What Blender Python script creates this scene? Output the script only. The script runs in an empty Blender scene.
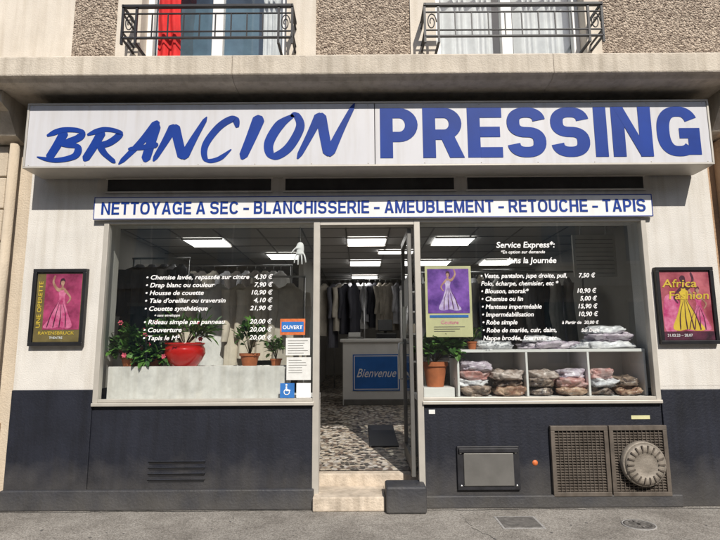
import bpy, bmesh, math, random
from mathutils import Vector, Matrix, noise
random.seed(7)
S = bpy.context.scene
COL = S.collection

# ---------------------------------------------------------------- materials
def mat(name, col, rough=0.7, var=0.12, nscale=3.0, bump=0.0, bscale=60.0, metal=0.0,
        col2=None, kind='noise', coat=0.0, streak=0.0, spec=0.4, lo=0.35, hi=0.65, grime=None):
    m = bpy.data.materials.new(name); m.use_nodes = True
    nt = m.node_tree; N = nt.nodes; L = nt.links
    b = N['Principled BSDF']
    b.inputs['Roughness'].default_value = rough
    b.inputs['Metallic'].default_value = metal
    b.inputs['Specular IOR Level'].default_value = spec
    b.inputs['Coat Weight'].default_value = coat
    tc = N.new('ShaderNodeTexCoord')
    r = N.new('ShaderNodeValToRGB')
    if col2 is None:
        c1 = [c*(1-var) for c in col]; c2 = [min(1, c*(1+var)) for c in col]
    else:
        c1, c2 = col, col2
    r.color_ramp.elements[0].color = (*c1, 1); r.color_ramp.elements[1].color = (*c2, 1)
    r.color_ramp.elements[0].position = lo; r.color_ramp.elements[1].position = hi
    if kind == 'voronoi':
        t = N.new('ShaderNodeTexVoronoi'); t.inputs['Scale'].default_value = nscale
        sp = N.new('ShaderNodeSeparateColor'); L.new(t.outputs['Color'], sp.inputs[0]); out = sp.outputs[0]
    else:
        t = N.new('ShaderNodeTexNoise'); t.inputs['Scale'].default_value = nscale
        t.inputs['Detail'].default_value = 8; t.inputs['Roughness'].default_value = 0.62; out = t.outputs['Fac']
    L.new(tc.outputs['Object'], t.inputs['Vector'])
    L.new(out, r.inputs['Fac'])
    last = r.outputs['Color']
    if streak > 0:
        mp = N.new('ShaderNodeMapping'); mp.inputs['Scale'].default_value = (9, 9, 0.7)
        L.new(tc.outputs['Object'], mp.inputs['Vector'])
        n2 = N.new('ShaderNodeTexNoise'); n2.inputs['Scale'].default_value = 1.6; n2.inputs['Detail'].default_value = 6
        L.new(mp.outputs[0], n2.inputs['Vector'])
        rr = N.new('ShaderNodeValToRGB')
        rr.color_ramp.elements[0].position = 0.3; rr.color_ramp.elements[1].position = 0.55
        k = 1-streak
        rr.color_ramp.elements[0].color = (k, k*0.98, k*0.95, 1); rr.color_ramp.elements[1].color = (1, 1, 1, 1)
        L.new(n2.outputs['Fac'], rr.inputs['Fac'])
        mx = N.new('ShaderNodeMix'); mx.data_type = 'RGBA'; mx.blend_type = 'MULTIPLY'; mx.inputs[0].default_value = 1
        L.new(last, mx.inputs[6]); L.new(rr.outputs['Color'], mx.inputs[7]); last = mx.outputs[2]
    if grime is not None:      # dust rising from the ground up to height `grime`
        sx = N.new('ShaderNodeSeparateXYZ'); L.new(tc.outputs['Object'], sx.inputs[0])
        n3 = N.new('ShaderNodeTexNoise'); n3.inputs['Scale'].default_value = 5; n3.inputs['Detail'].default_value = 6
        L.new(tc.outputs['Object'], n3.inputs['Vector'])
        ma = N.new('ShaderNodeMath'); ma.operation = 'MULTIPLY_ADD'; ma.inputs[1].default_value = -0.5
        L.new(n3.outputs['Fac'], ma.inputs[0]); L.new(sx.outputs['Z'], ma.inputs[2])
        mr = N.new('ShaderNodeMapRange'); mr.inputs['From Min'].default_value = -0.28
        mr.inputs['From Max'].default_value = grime; mr.inputs['To Min'].default_value = 0.5; mr.inputs['To Max'].default_value = 0
        L.new(ma.outputs[0], mr.inputs['Value'])
        mx = N.new('ShaderNodeMix'); mx.data_type = 'RGBA'
        L.new(mr.outputs[0], mx.inputs[0]); L.new(last, mx.inputs[6]); mx.inputs[7].default_value = (0.13, 0.12, 0.105, 1)
        last = mx.outputs[2]
    L.new(last, b.inputs['Base Color'])
    if bump > 0:
        bn = N.new('ShaderNodeTexNoise'); bn.inputs['Scale'].default_value = bscale; bn.inputs['Detail'].default_value = 5
        L.new(tc.outputs['Object'], bn.inputs['Vector'])
        bp = N.new('ShaderNodeBump'); bp.inputs['Strength'].default_value = bump; bp.inputs['Distance'].default_value = 0.02
        L.new(bn.outputs['Fac'], bp.inputs['Height']); L.new(bp.outputs[0], b.inputs['Normal'])
    return m

def pebble_mat():
    m = mat('pebbledash', (0.20, 0.15, 0.115), rough=0.95, kind='voronoi', nscale=55, col2=(0.58, 0.48, 0.38), lo=0.05, hi=0.95)
    nt = m.node_tree; N = nt.nodes; L = nt.links
    v = N.new('ShaderNodeTexVoronoi'); v.inputs['Scale'].default_value = 55
    tc = [n for n in N if n.type == 'TEX_COORD'][0]; L.new(tc.outputs['Object'], v.inputs['Vector'])
    bp = N.new('ShaderNodeBump'); bp.invert = True; bp.inputs['Strength'].default_value = 1; bp.inputs['Distance'].default_value = 0.025
    L.new(v.outputs['Distance'], bp.inputs['Height']); L.new(bp.outputs[0], N['Principled BSDF'].inputs['Normal'])
    return m

def pave_mat():
    m = mat('pavement_asphalt', (0.25, 0.23, 0.205), rough=0.95, kind='voronoi', nscale=110, col2=(0.47, 0.44, 0.40), lo=0.1, hi=0.95, bump=0.7, bscale=150)
    nt = m.node_tree; N = nt.nodes; L = nt.links; b = N['Principled BSDF']
    src = b.inputs['Base Color'].links[0].from_socket
    tc = [n for n in N if n.type == 'TEX_COORD'][0]
    for sc, lo, hi, k in ((1.7, .38, .6, .64), (9, .28, .40, .72)):
        n = N.new('ShaderNodeTexNoise'); n.inputs['Scale'].default_value = sc; n.inputs['Detail'].default_value = 9; n.inputs['Roughness'].default_value = .7
        L.new(tc.outputs['Object'], n.inputs['Vector'])
        r = N.new('ShaderNodeValToRGB'); r.color_ramp.elements[0].position = lo; r.color_ramp.elements[1].position = hi
        r.color_ramp.elements[0].color = (k, k*.985, k*.97, 1); r.color_ramp.elements[1].color = (1, 1, 1, 1)
        L.new(n.outputs['Fac'], r.inputs['Fac'])
        mx = N.new('ShaderNodeMix'); mx.data_type = 'RGBA'; mx.blend_type = 'MULTIPLY'; mx.inputs[0].default_value = 1
        L.new(src, mx.inputs[6]); L.new(r.outputs[0], mx.inputs[7]); src = mx.outputs[2]
    L.new(src, b.inputs['Base Color'])
    return m

def mosaic_mat():
    m = bpy.data.materials.new('mosaic_tile'); m.use_nodes = True
    nt = m.node_tree; N = nt.nodes; L = nt.links; b = N['Principled BSDF']
    tc = N.new('ShaderNodeTexCoord')
    v = N.new('ShaderNodeTexVoronoi'); v.inputs['Scale'].default_value = 19
    L.new(tc.outputs['Object'], v.inputs['Vector'])
    sp = N.new('ShaderNodeSeparateColor'); L.new(v.outputs['Color'], sp.inputs[0])
    r = N.new('ShaderNodeValToRGB'); r.color_ramp.interpolation = 'CONSTANT'
    e = r.color_ramp.elements; e[0].color = (0.04, 0.035, 0.03, 1); e[0].position = 0
    e[1].position = 0.26; e[1].color = (0.46, 0.40, 0.32, 1)
    for p, c in ((0.5, (0.13, 0.09, 0.07, 1)), (0.64, (0.58, 0.53, 0.46, 1)), (0.82, (0.30, 0.23, 0.17, 1)), (0.92, (0.5, 0.47, 0.44, 1))):
        q = e.new(p); q.color = c
    L.new(sp.outputs[0], r.inputs['Fac'])
    v2 = N.new('ShaderNodeTexVoronoi'); v2.feature = 'DISTANCE_TO_EDGE'; v2.inputs['Scale'].default_value = 19
    L.new(tc.outputs['Object'], v2.inputs['Vector'])
    st = N.new('ShaderNodeMath'); st.operation = 'LESS_THAN'; st.inputs[1].default_value = 0.06; L.new(v2.outputs['Distance'], st.inputs[0])
    mx = N.new('ShaderNodeMix'); mx.data_type = 'RGBA'; L.new(st.outputs[0], mx.inputs[0]); L.new(r.outputs[0], mx.inputs[6])
    mx.inputs[7].default_value = (0.26, 0.23, 0.20, 1)
    L.new(mx.outputs[2], b.inputs['Base Color']); b.inputs['Roughness'].default_value = 0.35
    return m

def glass_mat():
    m = bpy.data.materials.new('window_glass'); m.use_nodes = True
    nt = m.node_tree; N = nt.nodes; L = nt.links
    for n in list(N): N.remove(n)
    o = N.new('ShaderNodeOutputMaterial'); mx = N.new('ShaderNodeMixShader')
    t = N.new('ShaderNodeBsdfTransparent'); t.inputs[0].default_value = (0.92, 0.95, 0.945, 1)
    g = N.new('ShaderNodeBsdfGlossy'); g.inputs['Roughness'].default_value = 0.008
    lw = N.new('ShaderNodeLayerWeight'); lw.inputs[0].default_value = 0.5
    pw = N.new('ShaderNodeMath'); pw.operation = 'POWER'; pw.inputs[1].default_value = 4
    ma = N.new('ShaderNodeMath'); ma.operation = 'MULTIPLY_ADD'; ma.inputs[1].default_value = 0.84; ma.inputs[2].default_value = 0.14
    # old float glass is never perfectly flat: a faint large-scale ripple bends the reflections
    tc = N.new('ShaderNodeTexCoord'); nn = N.new('ShaderNodeTexNoise'); nn.inputs['Scale'].default_value = 1.3; nn.inputs['Detail'].default_value = 1
    bp = N.new('ShaderNodeBump'); bp.inputs['Strength'].default_value = .10; bp.inputs['Distance'].default_value = .03
    L.new(tc.outputs['Object'], nn.inputs['Vector']); L.new(nn.outputs['Fac'], bp.inputs['Height']); L.new(bp.outputs[0], g.inputs['Normal'])
    L.new(lw.outputs['Facing'], pw.inputs[0]); L.new(pw.outputs[0], ma.inputs[0]); L.new(ma.outputs[0], mx.inputs[0])
    L.new(t.outputs[0], mx.inputs[1]); L.new(g.outputs[0], mx.inputs[2]); L.new(mx.outputs[0], o.inputs[0])
    return m

def emit_mat(name, col, st):
    m = bpy.data.materials.new(name); m.use_nodes = True
    b = m.node_tree.nodes['Principled BSDF']; b.inputs['Base Color'].default_value = (*col, 1)
    b.inputs['Emission Color'].default_value = (*col, 1); b.inputs['Emission Strength'].default_value = st
    return m

M = {}
M['plaster'] = mat('white_plaster', (0.64, 0.615, 0.575), 0.85, 0.06, 2.6, bump=0.25, bscale=90, streak=0.13)
M['stone'] = mat('ledge_stone', (0.56, 0.50, 0.42), 0.9, 0.12, 3.0, bump=0.35, bscale=70, streak=0.22)
M['surround'] = mat('window_surround', (0.64, 0.58, 0.50), 0.9, 0.06, 3.0, bump=0.2, bscale=80, streak=0.12)
M['slate'] = mat('slate_blue_paint', (0.0155, 0.0175, 0.027), 0.5, 0.22, 2.5, bump=0.22, bscale=45, streak=0.25, grime=0.22)
M['slate2'] = mat('slate_plinth_paint', (0.022, 0.025, 0.036), 0.6, 0.25, 4, bump=0.3, bscale=40, streak=0.2, grime=0.12)
M['beige'] = mat('beige_render', (0.55, 0.47, 0.37), 0.9, 0.08, 2, bump=0.35, bscale=60, streak=0.15)
M['tan'] = mat('tan_render', (0.46, 0.31, 0.20), 0.9, 0.15, 3, bump=0.5, bscale=40, streak=0.2)
M['pebble'] = pebble_mat()
M['sign'] = mat('sign_panel_white', (0.58, 0.58, 0.61), 0.45, 0.03, 1.2, streak=0.08)
M['banner'] = mat('banner_white', (0.76, 0.76, 0.77), 0.5, 0.02, 2, streak=0.03)
M['blue'] = mat('sign_blue', (0.004, 0.036, 0.25), 0.55, 0.14, 2, spec=.25)
M['alu'] = mat('frame_metal', (0.50, 0.47, 0.42), 0.45, 0.06, 6, metal=0.25)
M['alud'] = mat('frame_metal_dark', (0.20, 0.195, 0.185), 0.4, 0.1, 6, metal=0.5)
M['transom'] = mat('transom_dark', (0.035, 0.032, 0.032), 0.5, 0.3, 4)
M['frameb'] = mat('transom_frame', (0.62, 0.57, 0.51), 0.7, 0.06, 4, streak=0.12)
M['iron'] = mat('black_iron', (0.02, 0.02, 0.024), 0.5, 0.3, 12)
M['black'] = mat('black_plastic', (0.018, 0.018, 0.02), 0.35, 0.2, 8)
M['white'] = mat('white_laminate', (0.78, 0.77, 0.75), 0.5, 0.04, 5)
M['letter'] = mat('white_lettering', (0.88, 0.88, 0.88), 0.6, 0.02, 5)
M['intwall'] = mat('interior_wall', (0.42, 0.40, 0.37), 0.9, 0.08, 2)
M['intceil'] = mat('interior_ceiling', (0.48, 0.47, 0.46), 0.9, 0.04, 2)
M['mosaic'] = mosaic_mat()
M['glass'] = glass_mat()
M['step'] = mat('step_stone', (0.56, 0.48, 0.39), 0.8, 0.22, 6, bump=0.4, bscale=50, streak=.25)
M['pave'] = pave_mat()
M['road'] = mat('road_asphalt', (0.05, 0.05, 0.052), 0.95, 0.2, 2, bump=0.8, bscale=120)
M['kerb'] = mat('granite_kerb', (0.33, 0.32, 0.31), 0.9, 0.2, 30, bump=0.4, bscale=80)
M['castiron'] = mat('cast_iron', (0.17, 0.16, 0.15), 0.7, 0.3, 20, metal=0.3, bump=0.4, bscale=60)
M['leaf'] = mat('leaf_green', (0.035, 0.095, 0.018), 0.55, 0.4, 14)
M['leaf2'] = mat('leaf_light_green', (0.09, 0.20, 0.035), 0.55, 0.3, 14)
M['stem'] = mat('stem', (0.09, 0.08, 0.03), 0.8, 0.3, 20)
M['soil'] = mat('soil', (0.035, 0.022, 0.015), 1, 0.3, 40, bump=0.5)
M['pink'] = mat('flower_pink', (0.65, 0.10, 0.16), 0.6, 0.2, 30)
M['redpot'] = mat('red_glaze', (0.55, 0.012, 0.010), 0.18, 0.1, 6, coat=0.6)
M['terra'] = mat('terracotta', (0.45, 0.14, 0.055), 0.8, 0.15, 12, bump=0.1)
M['vent'] = mat('vent_taupe', (0.125, 0.105, 0.088), 0.6, 0.2, 9, metal=0.2, streak=0.25)
M['vcap'] = mat('vent_cap', (0.25, 0.22, 0.185), 0.6, 0.2, 9, metal=0.2, bump=.2, bscale=50)
M['panel'] = emit_mat('fluorescent_panel', (1.0, 0.98, 0.94), 4.2)
M['paper'] = mat('paper', (0.7, 0.7, 0.68), 0.8, 0.06, 20)
M['purple'] = mat('poster_purple', (0.08, 0.02, 0.22), 0.5, 0.35, 7, col2=(0.30, 0.12, 0.55))
M['lilac'] = mat('poster_lilac', (0.40, 0.26, 0.60), 0.5, 0.3, 18, col2=(.72, .62, .82))
M['yellowp'] = mat('poster_cream', (0.60, 0.58, 0.33), 0.5, 0.1, 5)
M['orange'] = mat('sticker_orange', (0.62, 0.16, 0.05), 0.5, 0.2, 30)
M['stblue'] = mat('sticker_blue', (0.03, 0.16, 0.48), 0.5, 0.1, 10)
M['counterblue'] = mat('panel_blue', (0.025, 0.15, 0.52), 0.5, 0.1, 3)
M['red'] = mat('red_cloth', (0.55, 0.02, 0.02), 0.8, 0.2, 5)
M['curtain'] = mat('curtain', (0.66, 0.66, 0.67), 0.9, 0.1, 8)
M['winblue'] = mat('upper_window_pane', (0.10, 0.17, 0.22), 0.08, 0.3, 2, spec=0.9)
M['mag'] = mat('poster_magenta', (0.55, 0.04, 0.18), 0.5, 0.3, 12, col2=(.85, .28, .46))
M['skin'] = mat('poster_skin', (0.36, 0.17, 0.11), 0.5, 0.3, 20, col2=(.62, .38, .28))
M['olive'] = mat('poster_olive', (0.19, 0.14, 0.05), 0.5, 0.25, 6)
M['yel'] = mat('poster_yellow', (0.78, 0.55, 0.06), 0.5, 0.1, 10)
M['pdark'] = mat('poster_dark', (0.035, 0.01, 0.02), 0.5, 0.5, 9, col2=(.16, .03, .07))
M['pink2'] = mat('poster_pink', (0.20, 0.015, 0.06), 0.5, 0.5, 6, col2=(.60, .08, .22))
M['pred'] = mat('poster_red', (0.30, 0.03, 0.06), 0.5, 0.5, 5, col2=(.66, .18, .22))
M['steel'] = mat('steel', (0.5, 0.5, 0.5), 0.3, 0.1, 10, metal=0.9)
M['roof'] = mat('zinc_roof', (0.28, 0.30, 0.32), 0.6, 0.1, 3)
M['opp'] = mat('limestone', (0.45, 0.41, 0.34), 0.9, 0.12, 2, bump=0.3)

# ---------------------------------------------------------------- helpers
def group(name, loc=(0, 0, 0)):
    e = bpy.data.objects.new(name, None); e.empty_display_size = 0.2; e.location = loc; COL.objects.link(e); return e

def link(name, me, m, parent=None, smooth=False):
    o = bpy.data.objects.new(name, me); COL.objects.link(o)
    if m is not None and not me.materials: me.materials.append(m)
    if parent is not None:
        o.parent = parent; o.matrix_parent_inverse = Matrix.Translation(-Vector(parent.location))
    if smooth:
        for p in me.polygons: p.use_smooth = True
    return o

def box(name, p, x0, x1, y0, y1, z0, z1, m, bev=0.0, rot=None):
    me = bpy.data.meshes.new(name); bm = bmesh.new()
    bmesh.ops.create_cube(bm, size=1)
    bmesh.ops.scale(bm, vec=(x1-x0, y1-y0, z1-z0), verts=bm.verts)
    if bev > 0:
        bmesh.ops.bevel(bm, geom=list(bm.edges), offset=bev, segments=2, affect='EDGES', profile=0.5)
    c = Vector(((x0+x1)/2, (y0+y1)/2, (z0+z1)/2))
    if rot is not None: bmesh.ops.transform(bm, matrix=rot, verts=bm.verts)
    bmesh.ops.translate(bm, vec=c, verts=bm.verts)
    bm.to_mesh(me); bm.free()
    return link(name, me, m, p)

def mesh(name, p, verts, faces, m, smooth=False):
    me = bpy.data.meshes.new(name); me.from_pydata(verts, [], faces); me.update()
    return link(name, me, m, p, smooth)

def pane(name, p, x0, x1, z0, z1, y, m):
    return mesh(name, p, [(x0, y, z0), (x1, y, z0), (x1, y, z1), (x0, y, z1)], [(0, 1, 2, 3)], m)

def lathe(name, p, c, prof, m, n=40, smooth=True, axis='z'):
    v = []; f = []
    for r, h in prof:
        for i in range(n):
            a = 2*math.pi*i/n
            if axis == 'z': v.append((c[0]+r*math.cos(a), c[1]+r*math.sin(a), c[2]+h))
            else: v.append((c[0]+r*math.cos(a), c[1]-h, c[2]+r*math.sin(a)))
    for k in range(len(prof)-1):
        for i in range(n):
            j = (i+1) % n
            f.append((k*n+i, k*n+j, (k+1)*n+j, (k+1)*n+i))
    return mesh(name, p, v, f, m, smooth)

def tube(name, p, pts, r, m, n=8):
    P = [Vector(q) for q in pts]; v = []; f = []; u = None
    for i, q in enumerate(P):
        d = (P[min(i+1, len(P)-1)]-P[max(i-1, 0)])
        if d.length < 1e-9: d = Vector((0, 0, 1))
        d.normalize()
        if u is None:
            u = d.orthogonal().normalized()
        else:
            u = (u-d*u.dot(d));
            u = u.normalized() if u.length > 1e-6 else d.orthogonal().normalized()
        w_ = d.cross(u)
        for k in range(n):
            a = 2*math.pi*k/n; v.append(tuple(q+(u*math.cos(a)+w_*math.sin(a))*r))
    for i in range(len(P)-1):
        for k in range(n):
            j = (k+1) % n; f.append((i*n+k, i*n+j, (i+1)*n+j, (i+1)*n+k))
    f.append(tuple(range(n))[::-1]); f.append(tuple(range((len(P)-1)*n, len(P)*n)))
    return mesh(name, p, v, f, m, True)

def text(name, p, s, y, m, z0, h, x0=None, x1=None, xc=None, xr=None, bold=0.0, shear=0.0, space=1.0, wscale=1.0):
    """Lettering standing in the XZ plane facing -Y; h = cap height."""
    cu = bpy.data.curves.new(name, 'FONT'); cu.body = s; cu.size = 1; cu.offset = bold; cu.shear = shear
    cu.space_character = space; cu.resolution_u = 3
    o = bpy.data.objects.new(name, cu)
    me = bpy.data.meshes.new_from_object(o); bpy.data.objects.remove(o)
    xs = [v.co.x for v in me.vertices]; mn, mx = min(xs), max(xs)
    sc = h/0.70
    if x0 is not None and x1 is not None: sx = (x1-x0)/(mx-mn); ox = x0-mn*sx
    else:
        sx = sc*wscale
        if x0 is not None: ox = x0-mn*sx
        elif xr is not None: ox = xr-mx*sx
        else: ox = xc-(mn+mx)/2*sx
    for v in me.vertices:
        v.co = Vector((v.co.x*sx+ox, y, z0+v.co.y*sc))
    me.materials.clear(); me.materials.append(m); me.update()
    return link(name, me, m, p)

def poly(name, p, pts, y, m):
    return mesh(name, p, [(a, y, b) for a, b in pts], [tuple(range(len(pts)))], m)

def catmull(P, n=8):
    out = []
    Q = [P[0]]+list(P)+[P[-1]]
    for i in range(1, len(Q)-2):
        for k in range(n):
            t = k/n; a, b, c, d = Q[i-1], Q[i], Q[i+1], Q[i+2]
            out.append(tuple(0.5*((2*b[j])+(-a[j]+c[j])*t+(2*a[j]-5*b[j]+4*c[j]-d[j])*t*t+(-a[j]+3*b[j]-3*c[j]+d[j])*t**3) for j in (0, 1)))
    out.append(tuple(P[-1])); return out
def smoothpoly(name, p, pts, y, m):
    n = len(pts); Q = catmull(list(pts[-2:])+list(pts)+list(pts[:2]), 5)
    Q = Q[10:10+5*n]
    return poly(name, p, Q, y, m)

def brush(name, p, strokes, x0, x1, z0, z1, y, w, m, slant=0.3):
    V = []; F = []
    for si, (pts, w0, w1) in enumerate(strokes):
        H = z1-z0; W = x1-x0
        P = [(x0+a*W+(b-0.0)*H*slant, z0+b*H) for a, b in pts]
        C = catmull(P); base = len(V); n = len(C)
        for i, c in enumerate(C):
            a = C[max(0, i-1)]; b = C[min(n-1, i+1)]
            d = Vector((b[0]-a[0], b[1]-a[1])); d.normalize(); nn = Vector((-d.y, d.x))
            t = i/(n-1); ww = w*(w0+(w1-w0)*t)*0.5
            ww *= 0.62+0.5*abs(nn.x*0.85+nn.y*-0.35)         # chisel brush
            ww *= min(1, 0.35+5*t, 0.25+6*(1-t))
            V += [(c[0]+nn.x*ww, y-0.0012*si, c[1]+nn.y*ww), (c[0]-nn.x*ww, y-0.0012*si, c[1]-nn.y*ww)]
        for i in range(n-1): F.append((base+2*i, base+2*i+1, base+2*i+3, base+2*i+2))
    return mesh(name, p, V, F, m)

# --- heavy grotesque capitals, drawn as ribbons and polygons -----------------
def arcpts(cx, cy, rx, ry, a0, a1, n=18, e=0.80):
    o = []
    for i in range(n+1):
        a = math.radians(a0+(a1-a0)*i/n); c, s = math.cos(a), math.sin(a)
        o.append((cx+rx*math.copysign(abs(c)**e, c), cy+ry*math.copysign(abs(s)**e, s)))
    return o
def glyph(ch, t):
    c = t/2; h = t*0.82; k = h/2; R = []; P = []; W = 0.76
    def V(x): P.append([(x, 0), (x+t, 0), (x+t, 1), (x, 1)])
    def H(y, a, b): P.append([(a, y-k), (b, y-k), (b, y+k), (a, y+k)])
    def bowl(y0, y1, W):
        r = (y1-y0)/2
        R.append([(t*.5, y1), (W-c-r*1.0, y1)]+arcpts(W-c-r*1.0, (y0+y1)/2, r*1.0, r, 90, -90, 14, 1)[1:-1]+[(W-c-r*1.0, y0), (t*.5, y0)])
    if ch == 'I': W = t; V(0)
    elif ch == 'E': W = .68; V(0); H(1-k, t, W); H(.51, t, W*.94); H(k, t, W)
    elif ch == 'L': W = .62; V(0); H(k, t, W)
    elif ch == 'T': W = .72; P.append([(W/2-c, 0), (W/2+c, 0), (W/2+c, 1-h), (W/2-c, 1-h)]); H(1-k, 0, W)
    elif ch == 'H': V(0); V(W-t); H(.51, t, W-t)
    elif ch == 'N': W = .78; V(0); V(W-t); P.append([(t*.95, 1), (0.2*t, 1), (W-t*.95, 0), (W-.2*t, 0)])
    elif ch == 'M':
        W = .90; V(0); V(W-t); P.append([(0.1*t, 1), (t*1.05, 1), (W/2+t*.42, 0), (W/2-t*.42, 0)]); P.append([(W-t*1.05, 1), (W-.1*t, 1), (W/2+t*.42, 0), (W/2-t*.42, 0)])
    elif ch == 'A':
        W = .82; P.append([(0, 0), (t*1.08, 0), (W/2+t*.30, 1), (W/2-t*.58, 1)]); P.append([(W-t*1.08, 0), (W, 0), (W/2+t*.58, 1), (W/2-t*.30, 1)]); H(.29, W*.26, W*.74)
    elif ch == 'Y':
        W = .80; P.append([(W/2-c, 0), (W/2+c, 0), (W/2+c, .44), (W/2-c, .44)]); P.append([(0, 1), (t*1.12, 1), (W/2+c, .40), (W/2-c, .40)]); P.append([(W-t*1.12, 1), (W, 1), (W/2+c, .40), (W/2-c, .40)])
    elif ch == 'U': W = .76; R.append([(c, 1), (c, .36)]+arcpts(W/2, .36, W/2-c, .36-k, 180, 360)[1:-1]+[(W-c, .36), (W-c, 1)])
    elif ch == 'O': W = .84; R.append(arcpts(W/2, .5, W/2-c, .5-k, 90, 450, 48))
    elif ch == 'C': W = .80; R.append(arcpts(W/2, .5, W/2-c, .5-k, 30, 330, 40))
    elif ch == 'G': W = .84; R.append(arcpts(W/2, .5, W/2-c, .5-k, 30, 312, 40)); P.append([(W-t*.95, 0.03), (W, .03), (W, .46), (W-t*.95, .46)]); H(.46, W*.52, W)
    elif ch == 'S':
        W = .76; r = (1-h)/4
        R.append(arcpts(W/2, 1-k-r, W/2-c, r, 8, 270, 24, .82)+arcpts(W/2, k+r, W/2-c, r, 90, -172, 24, .82)[1:])
    elif ch == 'P': W = .74; V(0); bowl(.42, 1-k, W)
    elif ch == 'B': W = .76; V(0); bowl(.53, 1-k, W*.96); bowl(k, .51, W)
    elif ch == 'R':
        W = .78; V(0); bowl(.46, 1-k, W*.98); P.append([(W*.42, .46), (W*.42+t*1.1, .46), (W+.03, 0), (W+.03-t*1.15, 0)])
    elif ch == '–': W = .5; H(.40, 0, W)
    elif ch == ' ': W = .16
    return W, R, P
def caps(name, p, s, x0, x1, z0, h, y, m, t=0.2, gap=0.12):
    xs = 0; items = []
    for ch in s:
        W, R, P = glyph(ch, t); items.append((xs, R, P)); xs += W+gap
    tot = xs-gap; sx = (x1-x0)/tot; V = []; F = []; lay = 0
    for ox, R, P in items:
        for r in R:
            n = len(r); b = len(V); closed = (abs(r[0][0]-r[-1][0])+abs(r[0][1]-r[-1][1])) < 1e-6
            for i, q in enumerate(r):
                if closed: a = r[(i-1) % (n-1)]; c_ = r[(i+1) % (n-1)]
                else: a = r[max(0, i-1)]; c_ = r[min(n-1, i+1)]
                d = Vector((c_[0]-a[0], c_[1]-a[1])); d.normalize(); nx, nz = -d.y*t/2, d.x*t*.82/2
                for sg_ in (1, -1):
                    V.append((x0+(ox+q[0]+sg_*nx)*sx, y-0.0004*(lay % 5), z0+(q[1]+sg_*nz)*h))
            for i in range(n-1): F.append((b+2*i, b+2*i+1, b+2*i+3, b+2*i+2))
            lay += 1
        for q in P:
            b = len(V)
            for a, c_ in q: V.append((x0+(ox+a)*sx, y-0.0004*(lay % 5), z0+c_*h))
            F.append(tuple(range(b, b+len(q)))); lay += 1
    return mesh(name, p, V, F, m)

# ---------------------------------------------------------------- ground
mesh('ground', None, [(-300, -300, -0.16), (300, -300, -0.16), (300, 300, -0.16), (-300, 300, -0.16)], [(0, 1, 2, 3)], M['road'])
box('road', None, -60, 60, -9.3, -2.32, -0.155, -0.13, M['road'])
box('pavement', None, -60, 60, -2.15, 9, -0.15, 0.0, M['pave'])
k = group('kerb', (0, -2.25, 0))
for i in range(-20, 20):
    box('kerb_stone_%d' % (i+20), k, i*1.0, i*1.0+0.992, -2.32, -2.152, -0.15, 0.004, M['kerb'], 0.012)
box('pavement', None, -60, 60, -13, -9.3, -0.15, 0.0, M['pave'])
rm = group('road_marking', (0, -4.3, 0))
for i in range(-8, 8): box('dash_%d' % (i+8), rm, i*3.0, i*3.0+1.5, -4.42, -4.30, -0.13, -0.126, M['letter'])

def ringcover(name, x, y, r):
    g = group(name, (x, y, 0))
    lathe('rim', g, (x, y, 0), [(r*1.12, 0.0), (r*1.12, 0.006), (r*1.03, 0.006), (r*1.03, 0.002)], M['kerb'])
    lathe('lid', g, (x, y, 0), [(r, 0.0), (r, 0.006), (r*0.8, 0.007), (r*0.78, 0.003), (r*0.5, 0.003), (r*0.48, 0.007), (0.001, 0.007)], M['castiron'])
    for a in range(0, 180, 30):
        box('rib_%d' % a, g, x-r*0.76, x+r*0.76, y-0.006, y+0.006, 0.004, 0.0085, M['castiron'], rot=Matrix.Rotation(math.radians(a), 4, 'Z'))
ringcover('manhole_cover', 2.35, -0.52, 0.12)
uc = group('utility_cover', (1.33, -0.42, 0))
box('frame', uc, 1.18, 1.54, -0.60, -0.28, -0.02, 0.003, M['kerb'])
box('lid', uc, 1.20, 1.52, -0.58, -0.30, -0.02, 0.006, M['castiron'], 0.002)
cm = mat('crack', (0.04, 0.038, 0.035), 1)
def crack(name, pts, w0):
    v = []; f = []
    for i, (a, b) in enumerate(pts):
        w_ = w0*(1+random.random()); v += [(a-w_*.5, b-w_, 0.0025), (a+w_*.5, b+w_, 0.0025)]
    for i in range(len(pts)-1): f.append((2*i, 2*i+2, 2*i+3, 2*i+1))
    mesh(name, None, v, f, cm)
pts = []; x = -6
while x < 6:
    pts.append((x, -0.075+0.010*math.sin(x*5)+random.uniform(-.008, .008))); x += 0.07
crack('pavement_crack', pts, .004)
pts = []; x, y = 0.9, -0.2
for i in range(40): pts.append((x, y)); x += random.uniform(-.01, .03); y -= random.uniform(.01, .05)
crack('pavement_crack', pts, .0015)
# old chewing gum spots and a few bits of litter on the asphalt: one object
V = []; Fc = []
for i in range(70):
    x = random.uniform(-4.5, 4.5); y = random.uniform(-2.0, -0.12); r = random.uniform(.006, .016); b = len(V)
    for q in range(9): V.append((x+r*random.uniform(.7, 1.2)*math.cos(q*.698), y+r*random.uniform(.7, 1.2)*math.sin(q*.698), .0022))
    Fc.append(tuple(range(b, b+9)))
mesh('pavement_stains', None, V, Fc, mat('gum', (.12, .115, .11), .9))

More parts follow.
